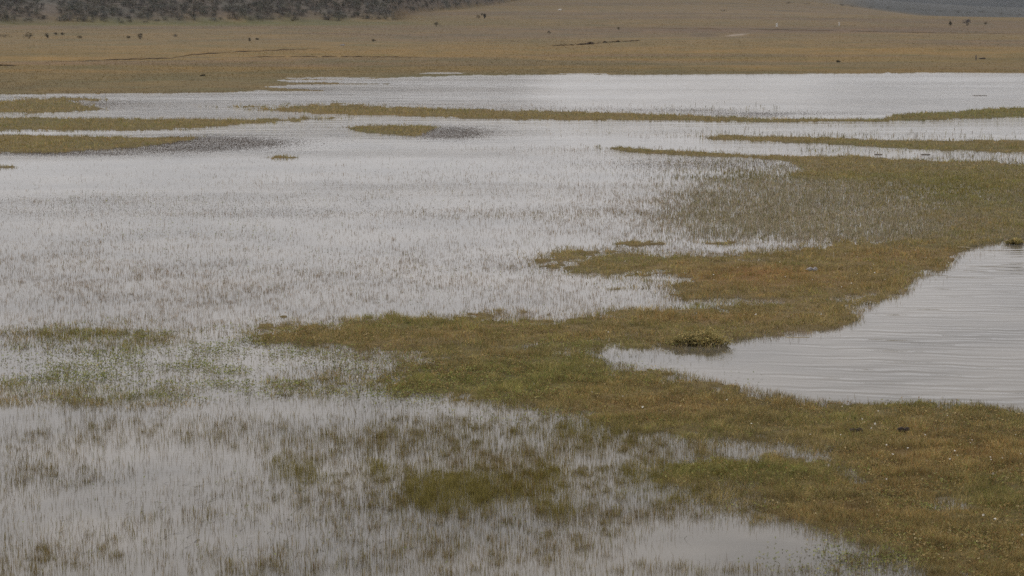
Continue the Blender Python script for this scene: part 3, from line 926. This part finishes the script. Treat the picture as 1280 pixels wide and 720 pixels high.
# bushes along the skyline at right, under the far mountain
for i, px_ in enumerate([985, 1008, 1030, 1052, 1066, 1088, 1110, 1136, 1158, 1176, 1215, 1228, 1250, 1272]):
    yy = np.interp(px_, [900, 1280], [0, 19.5]) + random.uniform(-.5, 1.0)
    shrub(px_, yy, random.uniform(8, 20), random.uniform(2, 3.6), 'dark green bush in the row along the skyline at upper right', 700 + i,
          [(.04, .05, .035), (.055, .06, .045), (.03, .035, .03)], 'bushes along the right skyline')


# --- leafy clumps at the pool edge
def clump(px, py, wpx, hpx, label, seed, nl=1100):
    p, t = place(px, py)
    p.z = 0
    m_ = t / FPX
    w_, h_ = wpx * m_, hpx * m_
    root = empty('plant_clump', p)
    r_ = np.random.default_rng(seed)
    # soil mound
    a, b = np.meshgrid(np.linspace(0, 2 * math.pi, 25)[:-1], np.linspace(0, 1, 7))
    k = 1 + .12 * np.sin(3 * a + seed) + .06 * np.sin(7 * a)
    X_ = np.cos(a) * b * w_ * .47 * k; Y_ = np.sin(a) * b * w_ * .33 * k; Z_ = (1 - b ** 2.2) * h_ * .5 - .06
    nr_, na_ = X_.shape
    ii = np.arange(nr_ * na_).reshape(nr_, na_); nx_ = np.roll(ii, -1, 1)
    Q_ = np.stack([ii[:-1], ii[1:], nx_[1:], nx_[:-1]], -1).reshape(-1, 4)
    mesh_np('mound', np.stack([X_, Y_, Z_], -1).reshape(-1, 3), Q_, M_SOIL, smooth=True, parent=root)
    a = r_.uniform(0, 2 * math.pi, nl); b = np.sqrt(r_.random(nl))
    kk_ = 1 + .18 * np.sin(3 * a + seed) + .12 * np.sin(7 * a)
    x_ = np.cos(a) * b * w_ * .47 * kk_; y_ = np.sin(a) * b * w_ * .33 * kk_
    z_ = (1 - b ** 2.2) * h_ * .42 - .01
    lob = vnoise(x_ / w_ * 7, y_ / w_ * 7, seed, 3)
    C = np.array([(.18, .155, .065), (.22, .185, .08), (.13, .12, .055), (.29, .22, .10)])[r_.choice(4, nl, p=[.35, .3, .2, .15])] * r_.uniform(.7, 1.3, (nl, 1))
    C = C * (1.0 + 1.0 * lob)[:, None]
    hh = h_ * r_.uniform(.12, .55, nl) * (.35 + 1.3 * lob)
    ln_ = np.stack([x_, y_], -1) * .45 + r_.normal(0, .05, (nl, 2))
    b1_ = blades(np.stack([x_, y_, z_], -1), hh, r_.uniform(.010, .022, nl), r_.uniform(0, math.pi, nl), ln_, C, True)
    zz_ = z_ + hh * r_.uniform(.3, 1.1, nl)
    b2_ = leaf_bits(x_ + ln_[:, 0] * .5, y_ + ln_[:, 1] * .5, zz_, np.full(nl, .055), C * 1.25, 2, 1.0)
    V, F, C4 = join([b1_, b2_])
    mesh_np('leaves', V, F, M_TURF, {'col': ('FLOAT_COLOR', C4)}, parent=root)
    tag(root, label, 'plant', 'leafy clumps at the edge of the rippled pool')


clump(873, 431, 68, 19, 'large olive leafy clump at the left tip of the rippled pool', 41)
clump(1268, 305, 20, 7, 'small olive leafy clump at the far right pool corner', 42, 500)


# ------------------------------------------------------------------ lumps, stones, sticks
def lump(name, px, py, wpx, hpx, mat, label, cat, group=None, seed=0, n_lobes=1, water=False, depth=1.0):
    import bmesh
    p, t = place(px, py)
    m_ = t / FPX
    w_, h_ = wpx * m_, hpx * m_
    bm = bmesh.new()
    r_ = random.Random(seed)
    for l in range(n_lobes):
        ret = bmesh.ops.create_icosphere(bm, subdivisions=3, radius=1)
        f = 1.0 / n_lobes
        ox = (l + .5) * f - .5
        sc = r_.uniform(.8, 1.1)
        for v in ret['verts']:
            c0 = v.co
            k = 1 + .22 * math.sin(3.1 * c0.x + seed + l) * math.cos(2.7 * c0.y + seed) + .10 * math.sin(7 * c0.z + 5 * c0.x + l)
            v.co = Vector((c0.x * k * w_ * .56 * f + ox * w_, c0.y * k * w_ * .45 * f * depth + r_.uniform(-.001, .001), c0.z * k * h_ * .62 * sc + h_ * .32))
    me = bpy.data.meshes.new(name); bm.to_mesh(me); bm.free()
    for pl_ in me.polygons: pl_.use_smooth = True
    me.materials.append(mat)
    o = bpy.data.objects.new(name, me); COL.objects.link(o); o.location = p
    tag(o, label, cat, group)
    return o


lump('soil_clod', 1070, 543, 17, 6, M_SOIL, 'left one of two dark brown clods on the right turf', 'clod', 'dark clods on the right turf', 1, 2)
lump('soil_clod', 1129, 542, 15, 7, M_SOIL, 'right one of two dark brown clods on the right turf', 'clod', 'dark clods on the right turf', 2, 2)
lump('stone', 1015, 339, 14, 5, M_STONE, 'grey double lobed stone on the ochre turf above the pool', 'stone', None, 3, 2)
lump('mud_lump', 1098, 193.6, 10, 1.1, M_MUD, 'left dark mud lump in the bright strip of water', 'mud lump', 'mud lumps in the bright strip', 4, 2)
lump('mud_lump', 1157, 193.6, 11, 1.2, M_MUD, 'right dark mud lump in the bright strip of water', 'mud lump', 'mud lumps in the bright strip', 5, 2)
lump('mud_lump', 1225, 119.5, 18, .5, M_MUD, 'thin dark mud lump lying in the far open lake', 'mud lump', None, 6, 3)
lump('mud_lump', 1228, 74, 8, 2.0, M_SOIL, 'small dark mud lump beside the stake on the plain', 'mud lump', None, 7, 1)
lump('stone', 428, 57, 5, 1.8, M_STONE, 'pale stone on the plain left of centre', 'stone', None, 9, 1)
lump('stone', 700, 13, 4, 1.8, M_WHITE, 'tiny whitish stone on the pale upper plain', 'stone', None, 10, 1)


def stick(name, pts_px, th_px, mat, label, cat, z0=.03):
    P, sc = [], 0
    for a, b in pts_px:
        p, t = place(a, b); P.append(p); sc = t / FPX
    th = th_px * sc / 2
    V, F = [], []
    for i, p in enumerate(P):
        q_ = P[min(i + 1, len(P) - 1)] - P[max(i - 1, 0)]
        q_.normalize(); s = q_.cross(Vector((0, 0, 1))).normalized(); u_ = s.cross(q_)
        r_ = th * (1 - .5 * i / len(P))
        for j in range(6):
            t = j * math.pi / 3
            V.append(p - P[0] + s * math.cos(t) * r_ + u_ * math.sin(t) * r_ + Vector((0, 0, z0)))
    for i in range(len(P) - 1):
        for j in range(6):
            a = i * 6 + j; b = i * 6 + (j + 1) % 6
            F += [[a, b, b + 6], [a, b + 6, a + 6]]
    n0 = len(V)
    V.append(Vector((0, 0, z0))); V.append(P[-1] - P[0] + Vector((0, 0, z0)))
    for j in range(6):
        F += [[n0, (j + 1) % 6, j], [n0 + 1, (len(P) - 1) * 6 + j, (len(P) - 1) * 6 + (j + 1) % 6]]
    o = mesh_np(name, np.array([tuple(v) for v in V]), np.array(F), mat, smooth=True)
    o.location = P[0]
    tag(o, label, cat)


stick('driftwood', [(1196, 310.5), (1208, 311), (1217, 311.6)], 1.6, M_STRAW, 'pale thin driftwood stick at the upper pool shore', 'driftwood', .02)
stick('reed_litter', [(983, 423.5), (1000, 422.6), (1012, 422.8)], 1.6, M_STRAW, 'pale floating strip of reed litter beside the turf edge', 'reed litter', .0)


def post(px, py, wpx, hpx, mat, name, label, cat, cap=True):
    p, t = place(px, py); m_ = t / FPX
    w_, h_ = wpx * m_, hpx * m_
    root = empty(name, p)
    r_ = w_ / 2
    prof = [(r_ * 1.05, -.05), (r_, h_ * .1), (r_ * .85, h_ * .8), (r_ * .8, h_ * .94)]
    V = []; F = []
    ns = 10
    for q_, zz in prof:
        for j in range(ns):
            t_ = j * 2 * math.pi / ns
            V.append((math.cos(t_) * q_, math.sin(t_) * q_, zz))
    for i in range(len(prof) - 1):
        for j in range(ns):
            a = i * ns + j; b = i * ns + (j + 1) % ns
            F += [[a, b, b + ns], [a, b + ns, a + ns]]
    V.append((0, 0, h_ * .96)); k = len(V) - 1
    for j in range(ns): F.append([(len(prof) - 1) * ns + j, (len(prof) - 1) * ns + (j + 1) % ns, k])
    mesh_np('shaft', np.array(V), np.array(F), mat, smooth=True, parent=root)
    if cap:
        V = []; F = []
        for q_, zz in [(r_ * 1.15, h_ * .90), (r_ * 1.15, h_ * .98), (r_ * .6, h_)]:
            for j in range(ns):
                t_ = j * 2 * math.pi / ns
                V.append((math.cos(t_) * q_, math.sin(t_) * q_, zz))
        for i in range(2):
            for j in range(ns):
                a = i * ns + j; b = i * ns + (j + 1) % ns
                F += [[a, b, b + ns], [a, b + ns, a + ns]]
        V.append((0, 0, h_)); k = len(V) - 1
        for j in range(ns): F.append([2 * ns + j, 2 * ns + (j + 1) % ns, k])
        mesh_np('cap', np.array(V), np.array(F), mat, smooth=True, parent=root)
    tag(root, label, cat)


post(971, 33.5, 2.4, 4.6, M_WHITE, 'marker_post', 'short white marker post on the far plain right of the pale track', 'post')
post(1049, 32, 1.5, 4.2, M_WHITE, 'marker_post', 'thin white marker post further right on the far plain', 'post')
post(1220, 75, 2.2, 6.5, M_WOOD, 'wooden_stake', 'dark wooden stake standing on the far right shore', 'stake', False)
post(1042, 322, 1.4, 7, M_STRAW, 'dead_stalk', 'pale upright dead stalk on the upper turf band', 'stalk', False)


# --- eroded earth banks on the plain (dark faces towards the viewer)
def bank(pts, hpx, label):
    n_ = 90
    P = np.array(pts, float)
    s = np.linspace(0, 1, n_)
    cum = np.r_[0, np.cumsum(np.hypot(np.diff(P[:, 0]), np.diff(P[:, 1])))]; cum /= cum[-1]
    xs = np.interp(s, cum, P[:, 0]); ys = np.interp(s, cum, P[:, 1])
    rows = []
    for i in range(n_):
        p, t = place(xs[i], ys[i] + .25 * math.sin(i * 1.3))
        f = math.sin(math.pi * s[i]) ** .4
        h = hpx * t / FPX * f * max(0.0, 2.0 * vnoise(i * .3, hpx * 7 + pts[0][0]) - .35)
        dep = 2.5
        x_, y_, z_ = p
        rows.append([(x_, y_, z_ - .1), (x_ + .1, y_ + .15, z_ + h * .8), (x_, y_ + .4, z_ + h), (x_, y_ + .4 + dep, z_ + h * .9), (x_, y_ + .4 + dep * 3, z_ - .15)])
    V = np.array(rows)
    k = V.shape[1]
    ii = np.arange(n_ * k).reshape(n_, k)
    Q_ = np.stack([ii[:-1, :-1], ii[1:, :-1], ii[1:, 1:], ii[:-1, 1:]], -1).reshape(-1, 4)
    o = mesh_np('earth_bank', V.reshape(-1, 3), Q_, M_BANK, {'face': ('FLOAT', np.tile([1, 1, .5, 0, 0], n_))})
    tag(o, label, 'bank', kind='structure')


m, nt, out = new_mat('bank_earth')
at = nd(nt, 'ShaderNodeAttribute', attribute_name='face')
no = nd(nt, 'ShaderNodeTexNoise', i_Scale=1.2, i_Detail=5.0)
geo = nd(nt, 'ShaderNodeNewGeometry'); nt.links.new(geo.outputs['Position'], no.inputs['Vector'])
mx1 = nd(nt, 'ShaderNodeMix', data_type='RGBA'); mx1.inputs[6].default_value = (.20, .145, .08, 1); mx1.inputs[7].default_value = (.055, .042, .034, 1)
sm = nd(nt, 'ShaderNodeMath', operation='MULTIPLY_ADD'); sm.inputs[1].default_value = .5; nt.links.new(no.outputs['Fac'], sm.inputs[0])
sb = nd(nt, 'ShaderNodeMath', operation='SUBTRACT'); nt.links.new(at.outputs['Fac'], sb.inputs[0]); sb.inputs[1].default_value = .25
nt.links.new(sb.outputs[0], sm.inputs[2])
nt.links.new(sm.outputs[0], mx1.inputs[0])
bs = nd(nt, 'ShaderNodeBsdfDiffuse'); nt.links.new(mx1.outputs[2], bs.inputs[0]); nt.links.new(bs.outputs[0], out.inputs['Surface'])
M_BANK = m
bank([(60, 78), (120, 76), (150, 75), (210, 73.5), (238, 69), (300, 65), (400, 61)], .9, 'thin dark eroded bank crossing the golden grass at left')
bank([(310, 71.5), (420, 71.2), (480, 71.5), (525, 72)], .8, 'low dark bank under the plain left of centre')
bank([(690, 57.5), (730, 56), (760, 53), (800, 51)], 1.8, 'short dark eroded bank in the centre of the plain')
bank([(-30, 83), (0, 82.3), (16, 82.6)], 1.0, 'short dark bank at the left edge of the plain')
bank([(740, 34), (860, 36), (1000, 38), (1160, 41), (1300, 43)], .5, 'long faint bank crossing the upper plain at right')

# ------------------------------------------------------------------ white flowers
def off(l, ox, oy, s): return [(ox + a / s, oy + b / s) for a, b in l]


FL = off([(237, 155), (305, 137), (440, 177), (422, 243), (400, 275), (228, 310), (57, 313), (483, 130), (828, 207), (703, 307), (967, 335), (957, 355), (1212, 313), (485, 373), (605, 390),
          (520, 425), (870, 412), (883, 428), (843, 457), (1070, 436), (1074, 453), (1241, 431), (1137, 450), (350, 218), (610, 285), (1085, 530)], 1000, 480, 4.5)
FL += off([(820, 135), (925, 157), (545, 147), (572, 163), (562, 183), (577, 205), (495, 130), (495, 213), (467, 256), (421, 268), (283, 238), (325, 400), (440, 113), (655, 88), (768, 100),
           (155, 222), (130, 155), (625, 237), (15, 408)], 940, 290, 3.765)
FL += off([(937, 126), (1043, 130)], 800, 380, 7.2)
FL += off([(427, 325), (585, 350), (895, 275), (1170, 352), (632, 342)], 320, 380, 3.37)
FL += off([(467, 347), (905, 352), (1008, 470), (337, 317), (550, 383), (405, 62)], 640, 400, 3.37)
FL += off([(1175, 190), (1275, 245), (1205, 195), (925, 95)], 660, 560, 2.065)
FL += off([(565, 197), (1010, 293), (1007, 270), (785, 163), (1130, 228)], 640, 280, 4.0)

M_PETAL = plain_mat('white_petals', (.78, .77, .72), .06, 60, .6)
V = []; F = []; s0 = .5
for k_ in range(9):     # petals
    a = k_ * 2 * math.pi / 9
    c_, s_ = math.cos(a), math.sin(a)
    n0 = len(V)
    for rx_, wy_, z_ in [(.12, 0, .0), (.6, .2, .12), (1.0, .1, .16), (1.0, -.1, .16), (.6, -.2, .12)]:
        V.append((c_ * rx_ * s0 - s_ * wy_ * s0, s_ * rx_ * s0 + c_ * wy_ * s0, z_))
    F += [[n0, n0 + 1, n0 + 4], [n0 + 1, n0 + 2, n0 + 3], [n0 + 1, n0 + 3, n0 + 4]]
n0 = len(V)             # domed centre and stem
for j in range(6): V.append((math.cos(j * 1.047) * .13, math.sin(j * 1.047) * .13, .03))
V.append((0, 0, .16))
for j in range(6): F.append([n0 + j, n0 + (j + 1) % 6, n0 + 6])
n0 = len(V)
for zz in (.02, -1.3):
    for j in range(3): V.append((math.cos(j * 2.094) * .04, math.sin(j * 2.094) * .04, zz))
for j in range(3): F += [[n0 + j, n0 + 3 + j, n0 + 3 + (j + 1) % 3], [n0 + j, n0 + 3 + (j + 1) % 3, n0 + (j + 1) % 3]]
fl0 = None
for i, (a, b) in enumerate(FL):
    p, t = place(a, b)
    if fl0 is None:
        fl0 = mesh_np('white_flower', np.array(V), np.array(F), M_PETAL); o = fl0
    else:
        o = fl0.copy(); COL.objects.link(o)
    tag(o, 'tiny white flower dotting the turf beside the pools', 'flower', 'tiny white flowers in the turf')
    s = random.uniform(.02, .04)
    o.scale = (s, s, s)
    o.location = p + Vector((0, 0, .045 + random.uniform(0, .03)))
    o.rotation_euler = (random.uniform(.3, 1.0), random.uniform(-.3, .3), random.uniform(-.6, .6))

# ------------------------------------------------------------------ far mountain at upper right
ax_ = np.linspace(3.0, 60, 240); rr_ = np.geomspace(1500, 4500, 60)
AA, RR = np.meshgrid(np.radians(ax_), rr_)
X_ = RR * np.sin(AA); Y_ = RR * np.cos(AA)
t_ = ss(1500, 3400, RR)
Z_ = -30 + 52 * t_ * ss(3.0, 9, np.degrees(AA)) * (.6 + .8 * fbm(X_, Y_, 500, 5, 201)) + 12 * fbm(X_, Y_, 120, 4, 211)
Cm = np.zeros(X_.shape + (3,)) + np.array((.020, .025, .028))
Cm = mixc(Cm, (.032, .034, .032), ss(.45, .65, fbm(X_, Y_, 150, 4, 221)))
nr, na = X_.shape
ii = np.arange(nr * na).reshape(nr, na)
Q = np.stack([ii[:-1, :-1], ii[:-1, 1:], ii[1:, 1:], ii[1:, :-1]], -1).reshape(-1, 4)[:, ::-1]
o = mesh_np('hills', np.stack([X_, Y_, Z_], -1).reshape(-1, 3), Q, M_GROUND,
            {'col': ('FLOAT_COLOR', np.concatenate([Cm, np.ones(Cm.shape[:2] + (1,))], -1).reshape(-1, 4))}, smooth=True)
tag(o, kind='structure')

# ------------------------------------------------------------------ air
zt = 220.0
bx = [(-5200, -5200, -40), (5200, -5200, -40), (5200, 5200, -40), (-5200, 5200, -40), (-5200, -5200, zt), (5200, -5200, zt), (5200, 5200, zt), (-5200, 5200, zt)]
fc = [[0, 3, 2, 1], [4, 5, 6, 7], [0, 1, 5, 4], [1, 2, 6, 5], [2, 3, 7, 6], [3, 0, 4, 7]]
m, nt, out = new_mat('haze')
pv = nd(nt, 'ShaderNodeVolumePrincipled')
pv.inputs['Color'].default_value = (.80, .86, .95, 1)
pv.inputs['Density'].default_value = .00006
pv.inputs['Anisotropy'].default_value = .2
nt.links.new(pv.outputs[0], out.inputs['Volume'])
USE_HAZE = True
if USE_HAZE:
    hz = mesh_np('haze', np.array(bx, float), np.array(fc), m)
    tag(hz, kind='stuff'); hz['label'] = 'thin pale haze over the plain'; hz['category'] = 'haze'

# ------------------------------------------------------------------ world and sun
wd_ = bpy.data.worlds.new('World'); scene.world = wd_; wd_.use_nodes = True
nt = wd_.node_tree; nt.nodes.clear()
out = nt.nodes.new('ShaderNodeOutputWorld'); bg = nt.nodes.new('ShaderNodeBackground')
SUN_EL, SUN_AZ = R(52), R(-35)
sky = nt.nodes.new('ShaderNodeTexSky'); sky.sky_type = 'NISHITA'; sky.sun_disc = False
sky.sun_elevation = SUN_EL; sky.sun_rotation = SUN_AZ; sky.altitude = 3800; sky.dust_density = 3
hs = nt.nodes.new('ShaderNodeHueSaturation'); hs.inputs['Saturation'].default_value = .10; hs.inputs['Value'].default_value = .35
nt.links.new(sky.outputs[0], hs.inputs['Color'])
tc = nt.nodes.new('ShaderNodeTexCoord'); sepx = nt.nodes.new('ShaderNodeSeparateXYZ'); nt.links.new(tc.outputs['Generated'], sepx.inputs[0])
cn = nd(nt, 'ShaderNodeTexNoise', i_Scale=3.2, i_Detail=5.0)
mp = nd(nt, 'ShaderNodeMapping'); mp.inputs['Scale'].default_value = (1, 1, 4.0)
nt.links.new(tc.outputs['Generated'], mp.inputs[0]); nt.links.new(mp.outputs[0], cn.inputs['Vector'])


def wm(op, a, b):
    n = nt.nodes.new('ShaderNodeMath'); n.operation = op
    for i, v in enumerate((a, b)):
        if isinstance(v, (int, float)): n.inputs[i].default_value = v
        else: nt.links.new(v, n.inputs[i])
    return n.outputs[0]


el = wm('MAXIMUM', sepx.outputs['Z'], 0.0)
grad = wm('ADD', wm('MULTIPLY', el, .72), .655)
cl = wm('MAXIMUM', wm('ADD', wm('MULTIPLY', cn.outputs['Fac'], 1.3), .35), .4)
gv = wm('MULTIPLY', grad, cl)
gc = nt.nodes.new('ShaderNodeVectorMath'); gc.operation = 'SCALE'; gc.inputs[0].default_value = (8.1, 7.68, 7.58)
nt.links.new(gv, gc.inputs['Scale'])
ad = nt.nodes.new('ShaderNodeVectorMath'); ad.operation = 'ADD'
nt.links.new(gc.outputs[0], ad.inputs[0]); nt.links.new(hs.outputs[0], ad.inputs[1])
nt.links.new(ad.outputs[0], bg.inputs['Color']); bg.inputs['Strength'].default_value = .1
nt.links.new(bg.outputs[0], out.inputs['Surface'])

sl = bpy.data.lights.new('sun', 'SUN'); sl.energy = 1.5; sl.angle = R(25); sl.color = (1, .96, .9)
so = bpy.data.objects.new('sun', sl); COL.objects.link(so)
# sun_rotation turns clockwise from +Y
dirv = Vector((math.sin(SUN_AZ) * math.cos(SUN_EL), math.cos(SUN_AZ) * math.cos(SUN_EL), math.sin(SUN_EL)))
so.rotation_euler = dirv.to_track_quat('Z', 'Y').to_euler(); so.location = (0, 0, 60)

# ------------------------------------------------------------------ render settings
scene.view_settings.view_transform = 'Standard'
scene.view_settings.look = 'None'
scene.view_settings.exposure = -0.28
scene.view_settings.gamma = 1.0
scene.view_settings.use_curve_mapping = False
scene.render.engine = 'CYCLES'
scene.cycles.use_denoising = False
scene.cycles.denoiser = 'OPENIMAGEDENOISE'
scene.cycles.denoising_prefilter = 'ACCURATE'
scene.cycles.max_bounces = 6
scene.cycles.diffuse_bounces = 2
scene.cycles.glossy_bounces = 3
scene.cycles.volume_bounces = 1
scene.cycles.volume_step_rate = 5
scene.cycles.pixel_filter_type = 'BLACKMAN_HARRIS'
scene.cycles.filter_width = 1.5
